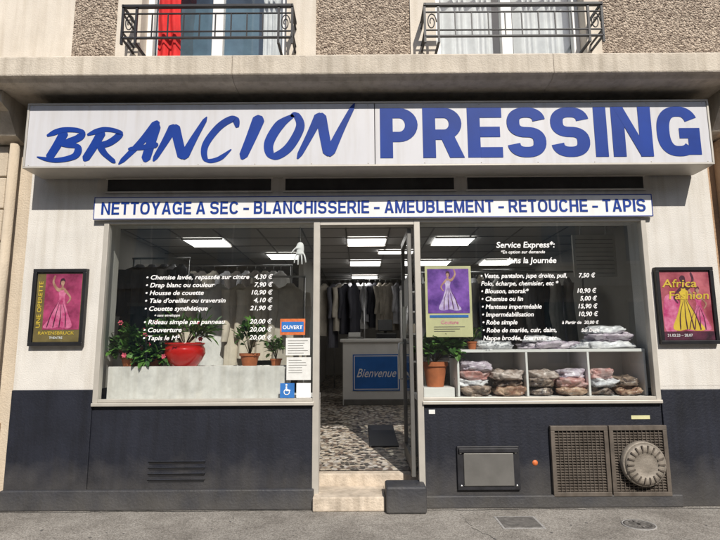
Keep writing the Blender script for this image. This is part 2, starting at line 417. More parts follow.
# ---------------------------------------------------------------- shop building
B = group('shop_building', (0, 0, 0))
XL, XR = -3.40, 3.62
WL, WR = -2.61, 2.92
box('pilaster_1', B, XL, WL, 0, 0.35, 1.11, 4.02, M['plaster'])
box('pilaster_2', B, WR, XR, 0, 0.35, 1.112, 4.02, M['plaster'])
box('base_1', B, XL, WL, -0.02, 0.35, 0, 1.11, M['slate'], 0.006)
box('base_2', B, WR, XR, -0.02, 0.35, 0, 1.08, M['slate'], 0.006)
box('base_gap', B, WR, XR, 0.002, 0.3, 1.08, 1.112, M['plaster'])
box('apron_1', B, WL, -0.455, 0.0, 0.30, 0, 0.95, M['slate'])
box('apron_2', B, 0.60, WR, 0.0, 0.30, 0, 0.95, M['slate'])
box('plinth_1', B, XL-0.01, -0.45, -0.055, -0.0, 0, 0.185, M['slate2'], 0.012)
box('plinth_2', B, 0.60, 3.03, -0.045, -0.0, 0, 0.115, M['slate2'], 0.012)
box('door_plinth_block', B, 0.225, 0.598, -0.205, 0.06, 0, 0.24, M['slate2'], 0.02)
box('sill_1', B, WL, -0.455, -0.045, 0.06, 0.952, 0.985, M['alu'], 0.006)
box('sill_2', B, 0.60, WR, -0.045, 0.06, 0.952, 0.985, M['alu'], 0.006)
box('lintel', B, WL, WR, 0.03, 0.35, 2.80, 4.02, M['plaster'])
box('transom_board', B, WL-0.10, WR+0.08, -0.015, 0.029, 3.04, 3.30, M['frameb'])
for i, (a, b) in enumerate(((-2.60, -0.915), (-0.765, 0.975), (1.115, 2.93))):
    box('transom_pane_%d' % i, B, a, b, -0.02, 0.0, 3.105, 3.235, M['transom'])
    for nm, (c0, c1, d0, d1) in {'t': (a-.02, b+.02, 3.235, 3.252), 'b': (a-.02, b+.02, 3.088, 3.105)}.items():
        box('transom_bead_%s%d' % (nm, i), B, c0, c1, -0.035, -0.012, d0, d1, M['frameb'], 0.003)
def prism(name, p, prof, x0, x1, m):
    n = len(prof); v = [(x0, a, b) for a, b in prof]+[(x1, a, b) for a, b in prof]
    f = [(i, (i+1) % n, n+(i+1) % n, n+i) for i in range(n)]+[tuple(range(n))[::-1], tuple(range(n, 2*n))]
    return mesh(name, p, v, f, m)
LP = [(0.3, 4.022), (-0.50, 4.022), (-0.54, 4.03), (-0.575, 4.055), (-0.605, 4.065), (-0.61, 4.075), (-0.61, 4.25), (-0.59, 4.27), (0.0, 4.30), (0.3, 4.30)]
prism('ledge', B, LP, -9, -1.203, M['stone']); prism('ledge_2', B, LP, -1.199, 1.847, M['stone']); prism('ledge_3', B, LP, 1.851, 9, M['stone'])
for i, x in enumerate((-3.62, 3.72)):
    prism('ledge_corbel_%d' % i, B, [(0.0, 3.62), (-0.16, 3.66), (-0.3, 3.86), (-0.42, 3.9), (-0.42, 4.018), (0.0, 4.018)], x-0.12, x+0.12, M['stone'])
T = 8.6
ops = [(-2.36, -0.78), (0.84, 2.46)]
def seg(nm, a, b, z0, z1, m, y=0.0): return box(nm, B, a, b, y, 0.35, z0, z1, m)
seg('upper_wall_1', -3.1, -2.62, 4.302, T, M['pebble'])
seg('upper_wall_2', -0.46, 0.56, 4.302, T, M['pebble'])
seg('upper_wall_3', 2.62, 9, 4.302, T, M['pebble'])
for i, (a, b) in enumerate(ops):
    seg('surround_l%d' % i, (-2.62, 0.56)[i], a, 4.302, 6.7, M['surround'], -0.02)
    seg('surround_r%d' % i, b, (-0.46, 2.62)[i], 4.302, 6.7, M['surround'], -0.02)
    seg('surround_t%d' % i, (-2.62, 0.56)[i], (-0.46, 2.62)[i], 6.7, 6.9, M['surround'], -0.03)
    seg('head_wall_%d' % i, (-2.62, 0.56)[i], (-0.46, 2.62)[i], 6.9, T, M['pebble'])
    box('window_sill_%d' % i, B, a, b, -0.06, 0.35, 4.302, 4.36, M['surround'])
seg('pale_wall', -9, -3.1, 4.302, T, M['surround'], 0.002)
box('cornice', B, -9, 9, -0.3, 0.4, T+0.001, T+0.25, M['stone'], 0.03)
box('roof', B, -9, 9, 0.0, 9, T+0.26, T+0.5, M['roof'])
for i, (a, b) in enumerate(ops):
    w = group('apartment_window', ((a+b)/2, 0.2, 5.4))
    fr = M['white']
    box('jamb_l', w, a, a+0.07, 0.14, 0.22, 4.36, 6.7, fr, 0.006)
    box('jamb_r', w, b-0.07, b, 0.14, 0.22, 4.36, 6.7, fr, 0.006)
    mid = (a+b)/2
    box('meeting_stile', w, mid-0.06, mid+0.06, 0.13, 0.22, 4.43, 6.63, fr, 0.006)
    box('bottom_rail', w, a+0.07, b-0.07, 0.141, 0.22, 4.36, 4.50, fr, 0.006)
    box('top_rail', w, a+0.07, b-0.07, 0.141, 0.22, 6.63, 6.7, fr, 0.006)
    box('glazing_bar', w, a+0.07, b-0.07, 0.15, 0.2, 5.5, 5.54, fr)
    pane('pane', w, a+0.07, b-0.07, 4.5, 6.63, 0.18, M['glass'])
    box('room_wall', w, a-0.1, b+0.1, 0.9, 0.92, 4.3, 6.9, M['winblue'] if i == 0 else M['intwall'])
    v = []; f = []; n = 120
    for j in range(n+1):
        x = a+0.05+(b-a-0.1)*j/n; y = 0.30+0.025*math.sin(j*0.9+math.sin(j*.3)*2)
        v += [(x, y, 4.38), (x, y+0.0, 6.7)]
    for j in range(n):
        if (i == 0 and (j/n < .14 or j/n > .82)) or (i == 1 and (j/n < .42 or j/n > .58)): f.append((2*j, 2*j+2, 2*j+3, 2*j+1))
    mesh('net_curtain', w, v, f, M['curtain'], True)
v = []; f = []
for j in range(13):
    for q in range(7):
        v.append((-2.16+j*0.02+0.01*math.sin(q*1.3), -0.06+0.03*math.sin(j*1.1+q*.4), 4.42+q*0.2))
for j in range(12):
    for q in range(6): f.append((j*7+q, (j+1)*7+q, (j+1)*7+q+1, j*7+q+1))
mesh('red_flag', None, v, f, M['red'], True)
for i, (a, b) in enumerate(((-2.42, -0.68), (0.68, 2.50))):
    g = group('balcony_railing', ((a+b)/2, -0.3, 4.75)); y = -0.30; I = M['iron']
    for z, r in ((4.99, 0.022), (4.91, 0.009), (4.71, 0.009), (4.64, 0.014)):
        box('rail', g, a, b, y-r, y+r, z-r*0.6, z+r*0.6, I, 0.002)
        for xx in (a, b):
            box('return_rail', g, xx-0.01, xx+0.01, y-r, -0.02, z-r*0.6, z+r*0.6, I)
    for xx in (a, b, a+0.14, b-0.14):
        box('post', g, xx-0.011, xx+0.011, y-0.012, y+0.012, 4.57, 4.99, I)
    for xx in (a+0.14, b-0.14):
        box('bracket', g, xx-0.012, xx+0.012, y, -0.02, 4.575, 4.595, I)
    n = 9
    for j in range(1, n):
        xx = a+0.14+(b-a-0.28)*j/n
        box('bar', g, xx-0.006, xx+0.006, y-0.006, y+0.006, 4.64, 4.91, I)
    for xx in (a+.07, b-.07):
        tube('scroll', g, [(xx+0.05*(1-t/14)*math.cos(t), y, 4.80+0.1*(1-t/14)*math.sin(t)) for t in [j*0.4 for j in range(0, 26)]], 0.006, I)

nb = group('neighbour_building', (-6, 0, 2))
box('wall', nb, -9, -3.402, 0.02, 0.4, 0, 4.02, M['beige'])
box('base', nb, -9, -3.50, -0.01, 0.019, 0, 0.8, M['tan'], 0.004)
for i in range(9): box('band_%d' % i, nb, -9, -3.66, -0.02, 0.019, 0.9+i*0.34, 1.225+i*0.34, M['beige'], 0.01)
box('door', nb, -5.6, -4.6, -0.03, 0.01, 0, 2.4, M['iron'], 0.01)
tube('drain_pipe', nb, [(-3.56, -0.07, 0), (-3.56, -0.07, 3.6)], 0.045, M['beige'], 16)
nb = group('neighbour_building', (6, 0, 2))
box('wall', nb, 3.622, 9, 0.02, 0.4, 0, 4.02, M['tan'])
box('base', nb, 3.70, 9, -0.02, 0.019, 0, 1.0, M['slate'], 0.004)
box('pier', nb, 3.70, 3.95, -0.16, 0.019, 1.0, 3.6, M['tan'], 0.01)
box('door', nb, 5.0, 6.0, -0.03, 0.01, 0, 2.4, M['iron'], 0.01)
ob = group('apartment_building', (0, -13.2, 4))
box('wall', ob, -30, 30, -14, -13, 0, 8.2, M['opp'])
box('cornice', ob, -30, 30, -13, -12.75, 7.9, 8.2, M['stone'])
box('string_course', ob, -30, 30, -13, -12.88, 3.6, 3.8, M['stone'])
for i in range(-7, 7):
    x = i*2.9+0.7
    for z in (0.9, 4.5):
        box('window', ob, x, x+1.2, -13, -12.97, z, z+2.1, M['winblue'])
        box('window_mullion', ob, x+0.57, x+0.63, -12.97, -12.94, z, z+2.1, M['white'])
        box('window_frame_top', ob, x-0.1, x+1.3, -13, -12.92, z+2.1, z+2.22, M['surround'])
        box('window_sill', ob, x-0.1, x+1.3, -13, -12.86, z-0.12, z, M['surround'])

# ---------------------------------------------------------------- main sign
sg = group('shop_sign', (0.09, -0.3, 3.58))
SY = -0.35
box('sign_box_1', sg, -3.256, 0.150, SY, -0.02, 3.262, 3.892, M['sign'], 0.004)
box('sign_box_2', sg, 0.156, 3.433, SY, -0.02, 3.262, 3.892, M['sign'], 0.004)
for nm, z in (('trim_bottom', 3.243), ('trim_top', 3.893)):
    box(nm, sg, -3.275, 3.452, SY-0.008, -0.02, z, z+0.018, M['alu'], 0.003)
for nm, x in (('trim_left', -3.275), ('trim_right', 3.434)):
    box(nm, sg, x, x+0.018, SY-0.008, -0.02, 3.262, 3.892, M['alu'], 0.002)
for i in range(13):
    for z in (3.275, 3.878): lathe('rivet', sg, (-3.22+i*0.551, SY, z), [(.006, 0), (.005, .002), (.0001, .003)], M['alu'], axis='y', n=8)
caps('lettering_pressing', sg, 'PRESSING', 0.205, 3.34, 3.325, 0.515, SY-0.003, M['blue'], t=0.25, gap=0.095)
def XU(u): return (u-360)*0.009756
def ZV(v): return 3.257+(165-v)*0.0103
Bs = [([(.3, 1), (.22, .5), (.1, 0)], 1.1, .9), ([(-.25, .82), (.2, 1.02), (.8, .98), (.85, .75), (.3, .52)], .7, 1), ([(.3, .52), (.9, .45), (.95, .12), (.35, -.02), (-.3, .1)], 1, .6)]
Rs = [([(.3, 1), (.2, .5), (.05, -.02)], 1.1, .9), ([(-.2, .85), (.35, 1.03), (.95, .9), (.7, .58), (.2, .48)], .7, 1), ([(.4, .5), (.7, .22), (1.2, -.08)], 1, .7)]
As = [([(.72, 1.05), (.35, .5), (-.2, -.08)], 1.1, .5), ([(.70, 1.0), (.74, .5), (.78, -.02)], 1.1, 1), ([(-.05, .32), (.5, .36), (1.05, .44)], .5, .9)]
Ns = [([(.0, -.06), (.12, .5), (.2, .98)], .5, 1.1), ([(.2, .98), (.45, .5), (.72, .0)], 1.2, 1.1), ([(.72, .0), (.82, .6), (.95, 1.2)], 1.1, .4)]
Cs = [([(1.05, .78), (.8, 1.0), (.35, .8), (.08, .35), (.3, .0), (.75, .02), (1.1, .25)], 1, .5)]
Is = [([(.6, 1.0), (.5, .5), (.35, -.02)], 1.3, .8)]
Os = [([(.6, 1.0), (.2, .75), (.05, .3), (.35, .0), (.8, .2), (.98, .7), (.7, 1.0), (.5, .98)], 1.1, .9)]
for nm, st, u0, u1, v0, v1, w in (('B', Bs, 46, 76, 129, 158, .082), ('R', Rs, 84, 112, 129, 159, .08), ('A', As, 126, 152, 122, 160, .083), ('N', Ns, 155, 195, 123, 158, .083),
                                ('C', Cs, 199, 226, 118, 159, .085), ('I', Is, 238, 252, 115, 158, .092), ('O', Os, 264, 292, 115, 156, .086), ('N', Ns, 299, 341, 112, 156, .086)):
    brush('lettering_'+nm, sg, st, XU(u0), XU(u1), ZV(v1), ZV(v0), SY-0.003, w, M['blue'])
bn = group('shop_banner', (0.14, -0.05, 2.92))
box('board', bn, -2.71, 2.985, -0.055, -0.016, 2.802, 3.038, M['banner'], 0.003)
for a, b, c, d in ((-2.71, 2.985, 2.804, 2.811), (-2.71, 2.985, 3.029, 3.036)):
    box('blue_border', bn, a+.003, b-.003, -0.059, -0.054, c, d, M['blue'])
for x in (-2.707, 2.975): box('blue_border_end', bn, x, x+0.007, -0.0586, -0.054, 2.812, 3.028, M['blue'])
caps('lettering', bn, 'NETTOYAGE A SEC – BLANCHISSERIE – AMEUBLEMENT – RETOUCHE – TAPIS', -2.63, 2.91, 2.853, 0.132, -0.058, M['blue'], t=0.195, gap=0.13)

# ---------------------------------------------------------------- shopfront frames and glass
F = group('shopfront_window', (0, 0, 1.9)); A = M['alu']
for nm, x0, x1 in (('jamb_left', WL, WL+0.05), ('jamb_right', WR-0.05, WR), ('mullion_door_left', -0.47, -0.405), ('mullion_door_right', 0.552, 0.612)):
    z0 = 0.985 if 'jamb' in nm else 0.10
    box(nm, F, x0, x1, -0.02, 0.06, z0, 2.80, A, 0.004)
for a, b in ((WL+0.05, -0.47), (0.612, WR-0.05)):
    box('rail_top', F, a, b, -0.018, 0.058, 2.765, 2.80, A, 0.003)
    box('rail_bottom', F, a, b, -0.018, 0.058, 0.987, 1.015, A, 0.003)
    pane('glass', F, a, b, 1.015, 2.765, 0.02, M['glass'])
box('door_head', F, -0.405, 0.552, -0.018, 0.058, 2.74, 2.80, A, 0.003)
dr = group('glass_door', (0.53, 0.5, 1.45))
dx = 0.51
box('stile_1', dr, dx-0.02, dx+0.02, 0.065, 0.125, 0.26, 2.72, M['alud'], 0.004)
box('stile_2', dr, dx-0.02, dx+0.02, 0.86, 0.92, 0.30, 2.72, M['alud'], 0.004)
box('rail_1', dr, dx-0.02, dx+0.02, 0.125, 0.86, 0.30, 0.44, M['alud'], 0.004)
box('rail_2', dr, dx-0.02, dx+0.02, 0.125, 0.86, 2.64, 2.72, M['alud'], 0.004)
mesh('pane', dr, [(dx, .125, .44), (dx, .86, .44), (dx, .86, 2.64), (dx, .125, 2.64)], [(0, 1, 2, 3)], M['glass'])
tube('handle', dr, [(dx-0.02, 0.80, 1.15), (dx-0.07, 0.80, 1.15), (dx-0.07, 0.80, 1.55), (dx-0.02, 0.80, 1.55)], 0.012, M['steel'])
box('opening_sign', dr, dx-0.008, dx-0.005, 0.25, 0.7, 1.95, 2.25, M['paper'])
st = group('door_step', (0, 0.1, 0.1))
box('threshold', st, -0.453, 0.223, -0.12, 0.30, 0, 0.13, M['step'], 0.012)
box('threshold_side', st, 0.223, 0.60, 0.062, 0.30, 0, 0.128, M['step'])
box('riser', st, -0.453, 0.60, 0.30, 0.42, 0, 0.243, M['step'], 0.012)

# ---------------------------------------------------------------- interior
R = group('shop_interior', (0, 4, 1.5))
def fz(y): return 0.24+0.0625*(y-0.3)
mesh('floor', R, [(-3.3, 0.42, fz(.42)), (3.5, 0.42, fz(.42)), (3.5, 9, fz(9)), (-3.3, 9, fz(9))], [(0, 1, 2, 3)], M['mosaic'])
box('wall_left', R, -3.36, -3.3, 0.351, 9, 0, 3.1, M['intwall'])
box('wall_right', R, 3.5, 3.56, 0.351, 9, 0, 3.1, M['intwall'])
box('wall_back', R, -3.36, 3.56, 9, 9.06, 0, 3.1, M['intwall'])
box('ceiling', R, -3.36, 3.56, 0.351, 9.06, 3.1, 3.16, M['intceil'])
box('partition', R, -1.0, -0.92, 3.2, 9, 0.2, 3.1, M['intwall'])
for i in range(12):   # suspended-ceiling grid
    box('ceiling_grid', R, -3.3, 3.5, 0.45+i*.6, 0.47+i*.6, 3.094, 3.1, M['alud'])
    if i < 11: box('ceiling_grid', R, -3.2+i*.6, -3.18+i*.6, 0.36, 8.9, 3.092, 3.1, M['alud'])
for i, (a, y) in enumerate(((-0.2, 2.2), (1.1, 2.2), (-2.6, 2.2), (-0.2, 4.2), (1.1, 4.2), (-0.2, 6.2), (2.3, 4.2), (-1.6, 3.4), (0.3, 3.2))):
    c = group('ceiling_light', (a+0.3, y+0.3, 3.08))
    w_ = 0.6 if i != 8 else 0.3
    box('diffuser', c, a+.02, a+0.58, y+.02, y+w_-.02, 3.070, 3.090, M['panel'])
    for q in (0, 1): box('trim', c, a, a+0.6, y+q*(w_-.02), y+q*(w_-.02)+0.02, 3.065, 3.091, M['alu'])

GC = {}
for i, (c, r) in enumerate((((0.62, 0.55, 0.45), .8), ((0.7, 0.69, 0.67), .7), ((0.42, 0.38, 0.32), .8), ((0.10, 0.10, 0.12), .7), ((0.03, 0.03, 0.04), .7),
                            ((0.25, 0.22, 0.2), .8), ((0.05, 0.08, 0.16), .7), ((0.30, 0.05, 0.05), .8), ((0.5, 0.5, 0.53), .4), ((0.33, 0.28, 0.2), .8))):
    GC[i] = mat('fabric_%d' % i, c, r, 0.12, 9, bump=0.2, bscale=30)
def garment(p, x, y, z, ang, m, L=1.0, W=0.24, dep=0.055, seed=0):
    rd = random.Random(seed)
    prof = [(0.0, 0.045, 0.6), (0.03, 0.07, .8), (0.06, 0.14, 1), (0.10, 0.90*W, 1), (0.15, W, 1), (0.4*L, 0.92*W, 1.1), (0.6*L, 0.95*W, 1.2), (0.8*L, 1.0*W, 1.3), (L, 1.05*W, 1.35)]
    n = 36; ph = rd.random()*6; v = []; f = []; R_ = Matrix.Rotation(ang, 3, 'Z')
    for k_, (h, w, d) in enumerate(prof):
        amp = 0.22*min(1, h/0.5)
        for i in range(n):
            t = 2*math.pi*i/n
            rr = 1+amp*math.sin(6*t+ph+h*1.5)+amp*.5*math.sin(11*t+ph*2)
            q = R_ @ Vector((w*math.cos(t)*(1+0.04*math.sin(9*t+ph)), dep*d*math.sin(t)*rr, 0))
            v.append((x+q.x, y+q.y, z-h))
    for k_ in range(len(prof)-1):
        for i in range(n):
            j = (i+1) % n; f.append((k_*n+i, (k_+1)*n+i, (k_+1)*n+j, k_*n+j))
    for s in (-1, 1):
        nn = 12; b0 = len(v)
        for k_ in range(7):
            h = 0.10+0.62*k_/6*min(1, L); off = W*(0.98+0.10*k_/6); r = 0.065-0.02*k_/6
            for i in range(nn):
                t = 2*math.pi*i/nn
                q = R_ @ Vector((s*off+r*math.cos(t), r*0.8*math.sin(t)+0.02*math.sin(k_+ph), 0)); v.append((x+q.x, y+q.y, z-h))
        for k_ in range(6):
            for i in range(nn):
                j = (i+1) % nn; f.append((b0+k_*nn+i, b0+(k_+1)*nn+i, b0+(k_+1)*nn+j, b0+k_*nn+j))
    mesh('garment', p, v, f, m, True)
    tube('hanger_hook', p, [(x, y, z-0.02), (x, y, z+0.06), (x+0.015, y, z+0.085)], 0.003, M['steel'])

def rack(x0, x1, y, z, cols, step=0.13, L=1.0, ang=1.2, W=0.22):
    g = group('clothes_rack', ((x0+x1)/2, y, z))
    tube('rail', g, [(x0, y, z+0.09), (x1, y, z+0.09)], 0.014, M['steel'])
    for xx in (x0+0.02, x1-0.02):
        tube('upright', g, [(xx, y, fz(y)), (xx, y, z+0.09)], 0.014, M['steel'])
        tube('foot', g, [(xx, y-0.25, fz(y)+0.02), (xx, y+0.25, fz(y)+0.02)], 0.014, M['steel'])
    x = x0+0.12; i = 0
    while x < x1-0.1:
        garment(g, x, y+random.uniform(-.02, .02), z, ang+random.uniform(-.3, .3), GC[random.choice(cols)], L*random.uniform(.8, 1.1), W*random.uniform(.9, 1.1), seed=int(x*100)+int(y*10))
        x += step*random.uniform(.75, 1.4); i += 1
rack(-3.15, -2.35, 1.9, 2.65, [3, 4, 5, 3, 8], 0.14, 1.15, 1.1)
rack(-2.15, -0.68, 1.28, 2.30, [0, 1, 0, 2, 0, 1, 8], 0.20, 1.05, 0.75)
rack(-3.1, -1.1, 3.2, 2.75, [1, 2, 8, 1, 5], 0.15, 1.2, 1.1)
rack(0.9, 3.3, 2.4, 2.50, [3, 5, 8, 2, 3, 8, 1, 4], 0.15, 1.1, 1.0)
rack(1.3, 3.2, 4.2, 2.80, [1, 2, 0, 8, 3], 0.14, 1.2, 1.1)
rack(-0.6, 1.9, 6.5, 2.95, [1, 8, 2, 8, 3, 1, 4], 0.13, 1.1, 1.0)
rack(-0.85, 0.1, 5.4, 2.8, [4, 3, 4, 2, 8], 0.13, 1.2, 1.1)
ct = group('reception_counter', (0.17, 4.5, 1.0)); y0 = 4.3; zb = fz(4.3)-0.03
box('body', ct, -0.32, 0.78, y0, y0+0.6, zb, 1.60, M['white'], 0.008)
box('top', ct, -0.37, 0.83, y0-0.05, y0+0.65, 1.60, 1.66, M['white'], 0.01)
box('kick', ct, -0.30, 0.76, y0-0.012, y0-0.001, zb+0.03, zb+0.13, M['alud'])
box('blue_panel', ct, -0.14, 0.70, y0-0.014, y0-0.002, 0.74, 1.38, M['counterblue'])
for a, b, c, d in ((-0.12, 0.68, 1.345, 1.36), (-0.12, 0.68, 0.76, 0.775), (-0.12, -0.105, .776, 1.344), (0.665, 0.68, .776, 1.344)):
    box('panel_line', ct, a, b, y0-0.018, y0-0.013, c, d, M['letter'])
text('panel_text', ct, 'Bienvenue', y0-0.018, M['letter'], 0.98, 0.15, x0=-0.07, x1=0.64, shear=0.4, bold=0.004)
cr = group('cash_register', (0.45, 4.55, 1.7))
box('base', cr, 0.30, 0.66, 4.42, 4.75, 1.662, 1.76, M['black'], 0.015)
box('screen', cr, 0.33, 0.60, 4.55, 4.59, 1.80, 2.02, M['black'], 0.01, Matrix.Rotation(-.25, 4, 'X'))
box('neck', cr, 0.44, 0.49, 4.57, 4.62, 1.76, 1.85, M['black'])
bx = group('receipt_tray', (0, 4.5, 1.7))
box('tray', bx, -0.25, 0.05, 4.4, 4.65, 1.662, 1.70, M['alud'], 0.006); box('papers', bx, -0.22, 0.0, 4.43, 4.62, 1.70, 1.78, M['paper'], 0.004)
sh = group('storage_shelf', (0.3, 5.0, 2.3))
for z in (1.2, 1.75, 2.2, 2.6): box('board', sh, 0.85, 2.0, 5.3, 5.6, z, z+0.03, M['white'])
for x in (0.82, 1.4, 2.0): box('side', sh, x, x+0.03, 5.3, 5.6, fz(5.3), 2.65, M['white'])
for i in range(14):
    x = 0.88+(i % 7)*0.155; z = (1.23, 1.78, 2.23)[i % 3]
    box('folded_item', sh, x, x+0.13, 5.32, 5.55, z, z+random.uniform(.12, .3), GC[random.randrange(10)], 0.02)
box('door_mat', None, 0.10, 0.46, 1.35, 2.55, fz(1.95)-0.01, fz(1.95)+0.018, M['black'], 0.006, Matrix.Rotation(math.atan(0.0625), 4, 'X'))

# ---------------------------------------------------------------- window display left
pb = group('display_planter', (-1.67, 0.35, 1.15))
marble = mat('marble', (0.70, 0.68, 0.65), 0.45, 0.16, 7, streak=0.14)
box('front', pb, -2.55, -0.76, 0.14, 0.17, 1.00, 1.325, marble, 0.004)
box('back', pb, -2.55, -0.76, 0.52, 0.55, 1.00, 1.32, marble, 0.004)
box('end_left', pb, -2.55, -2.52, 0.17, 0.52, 1.00, 1.322, marble)
box('end_right', pb, -0.79, -0.76, 0.17, 0.52, 1.00, 1.322, marble)
box('bed', pb, -2.52, -0.79, 0.17, 0.52, 1.00, 1.30, M['white'])
sf = group('display_platform', (0, 0.6, 0.9))
box('shelf_left', sf, -2.61, -0.47, 0.062, 1.0, 0.93, 0.985, M['white'])
box('shelf_right', sf, 0.612, 2.92, 0.062, 1.0, 0.93, 0.985, M['white'])
box('back_left', sf, -2.61, -0.47, 0.97, 1.0, 0.2, 0.93, M['intwall'])
box('back_right', sf, 0.612, 2.92, 0.97, 1.0, 0.2, 0.93, M['intwall'])

def leaf_geo(V, Fc, pos, d, up, L, W):
    d = d.normalized(); s = d.cross(up)
    if s.length < 1e-3: s = Vector((1, 0, 0))
    s.normalize(); n = s.cross(d)
    b = len(V); c = pos
    V += [c.copy(), c+d*L*.35+s*W*.5+n*L*.05, c+d*L*.35-s*W*.5+n*L*.05, c+d*L*.42+n*L*.0, c+d*L-n*L*.18, c+d*L*.75+s*W*.36-n*L*.02, c+d*L*.75-s*W*.36-n*L*.02]
    for q in V[b:]: q.y = max(q.y, 0.04)
    Fc += [(b, b+1, b+3), (b, b+3, b+2), (b+1, b+5, b+3), (b+3, b+6, b+2), (b+3, b+5, b+4), (b+3, b+4, b+6)]
def foliage(p, c, rx, ry, rz, n, L, W, m1=None, m2=None, stems=14, flowers=0, fm=None, droop=0.2, base=None):
    base = Vector(base or (c[0], c[1], c[2]-rz))
    c = Vector(c); tips = []
    for i in range(stems):
        a = random.uniform(0, 6.283); el = random.uniform(-.3, 1)
        r = random.uniform(.6, 1.05)
        tip = c+Vector((rx*r*math.cos(a)*math.sqrt(1-max(0, el)**2*.7), ry*r*math.sin(a), rz*el*r))
        midp = (base+tip)/2+Vector((0, 0, rz*0.25))
        tube('stem', p, [tuple(base), tuple(midp), tuple(tip)], 0.0035, M['stem'], 5); tips.append((midp, tip))
    for mi, m in enumerate((m1 or M['leaf'], m2 or M['leaf2'])):
        V = []; Fc = []
        for i in range(n//2):
            a_, t_ = random.choice(tips); t = random.uniform(0, 1.05)
            q = a_.lerp(t_, t)+Vector([random.gauss(0, .022) for _ in range(3)])
            d = (q-base).normalized()+Vector((random.gauss(0, .7), random.gauss(0, .7), random.gauss(0, .5)-droop))
            leaf_geo(V, Fc, q, d, Vector((random.gauss(0, .3), random.gauss(0, .3), 1)), L*random.uniform(.6, 1.2), W*random.uniform(.7, 1.2))
        mesh('leaves_%d' % mi, p, [tuple(q) for q in V], Fc, m)
    if flowers:
        V = []; Fc = []
        for i in range(flowers):
            a_, t_ = random.choice(tips); q0 = t_+Vector([random.gauss(0, .03) for _ in range(3)])+Vector((0, -0.02, 0.02))
            for k_ in range(6):
                an = k_*1.047; leaf_geo(V, Fc, q0, Vector((math.cos(an), -0.5, math.sin(an))), Vector((0, -1, .2)), 0.03, 0.024)
        mesh('flowers', p, [tuple(q) for q in V], Fc, fm or M['pink'])
def pot(p, x, y, z, r, h, m, rim=True):
    prof = [(0.01, 0), (r*.68, 0), (r*.95, h*.82), (r*.95, h*.82), (r*1.06, h*.82), (r*1.08, h), (r*.98, h), (r*.92, h*.88), (0.001, h*.88)]
    lathe('pot', p, (x, y, z), prof[:7], m, smooth=False); lathe('soil', p, (x, y, z), [(r*.97, h*.86), (.001, h*.9)], M['soil'])

g = group('flowering_plant', (-2.42, 0.34, 1.4))
pot(g, -2.42, 0.38, 1.30, 0.11, 0.13, M['terra'])
foliage(g, (-2.33, 0.28, 1.50), 0.28, 0.15, 0.27, 620, 0.08, 0.06, flowers=16, base=(-2.42, .36, 1.41), stems=30)
g = group('flowering_plant', (-2.1, 0.34, 1.4))
pot(g, -2.16, 0.38, 1.30, 0.09, 0.12, M['terra'])
foliage(g, (-2.14, 0.26, 1.42), 0.2, 0.13, 0.16, 320, 0.09, 0.05, base=(-2.16, .36, 1.40), stems=18, flowers=4)
g = group('red_pot_plant', (-1.87, 0.33, 1.45))
lathe('red_pot', g, (-1.84, 0.31, 1.301), [(.001, 0), (.11, 0), (.12, .01), (.17, .07), (.21, .15), (.205, .20), (.185, .235), (.20, .245), (.205, .26), (.19, .26), (.175, .22), (.001, .22)], M['redpot'])
foliage(g, (-1.84, 0.31, 1.68), 0.27, 0.13, 0.17, 320, 0.15, 0.024, base=(-1.84, .31, 1.52), stems=24, flowers=3, droop=0)
g = group('potted_plant', (-1.15, 0.33, 1.4))
pot(g, -1.15, 0.27, 1.301, 0.10, 0.15, M['terra'])
foliage(g, (-1.15, 0.26, 1.60), 0.14, 0.10, 0.16, 140, 0.11, 0.04, base=(-1.15, .27, 1.43), stems=12)
g = group('potted_plant', (-0.95, 0.4, 1.4))
pot(g, -0.90, 0.42, 1.301, 0.06, 0.09, M['terra'])
foliage(g, (-0.90, 0.40, 1.50), 0.10, 0.08, 0.12, 90, 0.07, 0.035, base=(-.90, .42, 1.38), stems=9)

GY = 0.010
pl = group('price_lettering', (-1.5, GY, 2.0))
rows = [('Chemise lavée, repassée sur cintre', '4,30 €'), ('Drap blanc ou couleur', '7,90 €'), ('Housse de couette', '10,90 €'), ("Taie d'oreiller ou traversin", '4,10 €'),
        ('Couette synthétique', '21,90 €'), (None, ''), ('Rideau simple par panneau', '20,00 €'), ('Couverture', '20,00 €'), ('Tapis le M²', '20,00 €')]
z = 2.195
for a, b in rows:
    if a is None:
        text('line', pl, '+ sans enveloppe', GY, M['letter'], z+0.02, 0.026, x0=-2.06, shear=.2, bold=.01); z -= 0.055; continue
    text('line', pl, '• '+a, GY, M['letter'], z, 0.044, x0=-2.16, shear=.22, bold=.018, wscale=1.13)
    text('price', pl, b, GY, M['letter'], z, 0.044, xr=-0.88, shear=.22, bold=.018, wscale=1.1); z -= 0.079
pl = group('price_lettering', (1.8, GY, 2.0))
text('title', pl, 'Service Express*:', GY, M['letter'], 2.50, 0.060, xc=1.69, bold=.018, shear=.15)
text('note', pl, '*En option sur demande', GY, M['letter'], 2.44, 0.032, xc=1.66, bold=.01, shear=.2)
text('title_2', pl, 'dans la Journée', GY, M['letter'], 2.34, 0.058, xc=1.74, bold=.018, shear=.15)
rows = [('• Veste, pantalon, jupe droite, pull,', '7,50 €'), ('   Polo, écharpe, chemisier, etc *', ''), ('• Blouson, anorak*', '10,90 €'), ('• Chemise ou lin', '5,00 €'), ('• Manteau imperméable', '15,90 €'),
        ('• Imperméabilisation', '10,90 €'), ('• Robe simple', 'à Partir de  20,00 €'), ('• Robe de mariée, cuir, daim,', 'Sur Devis'), ('   Nappe brodée, fourrure, etc', '')]
z = 2.19
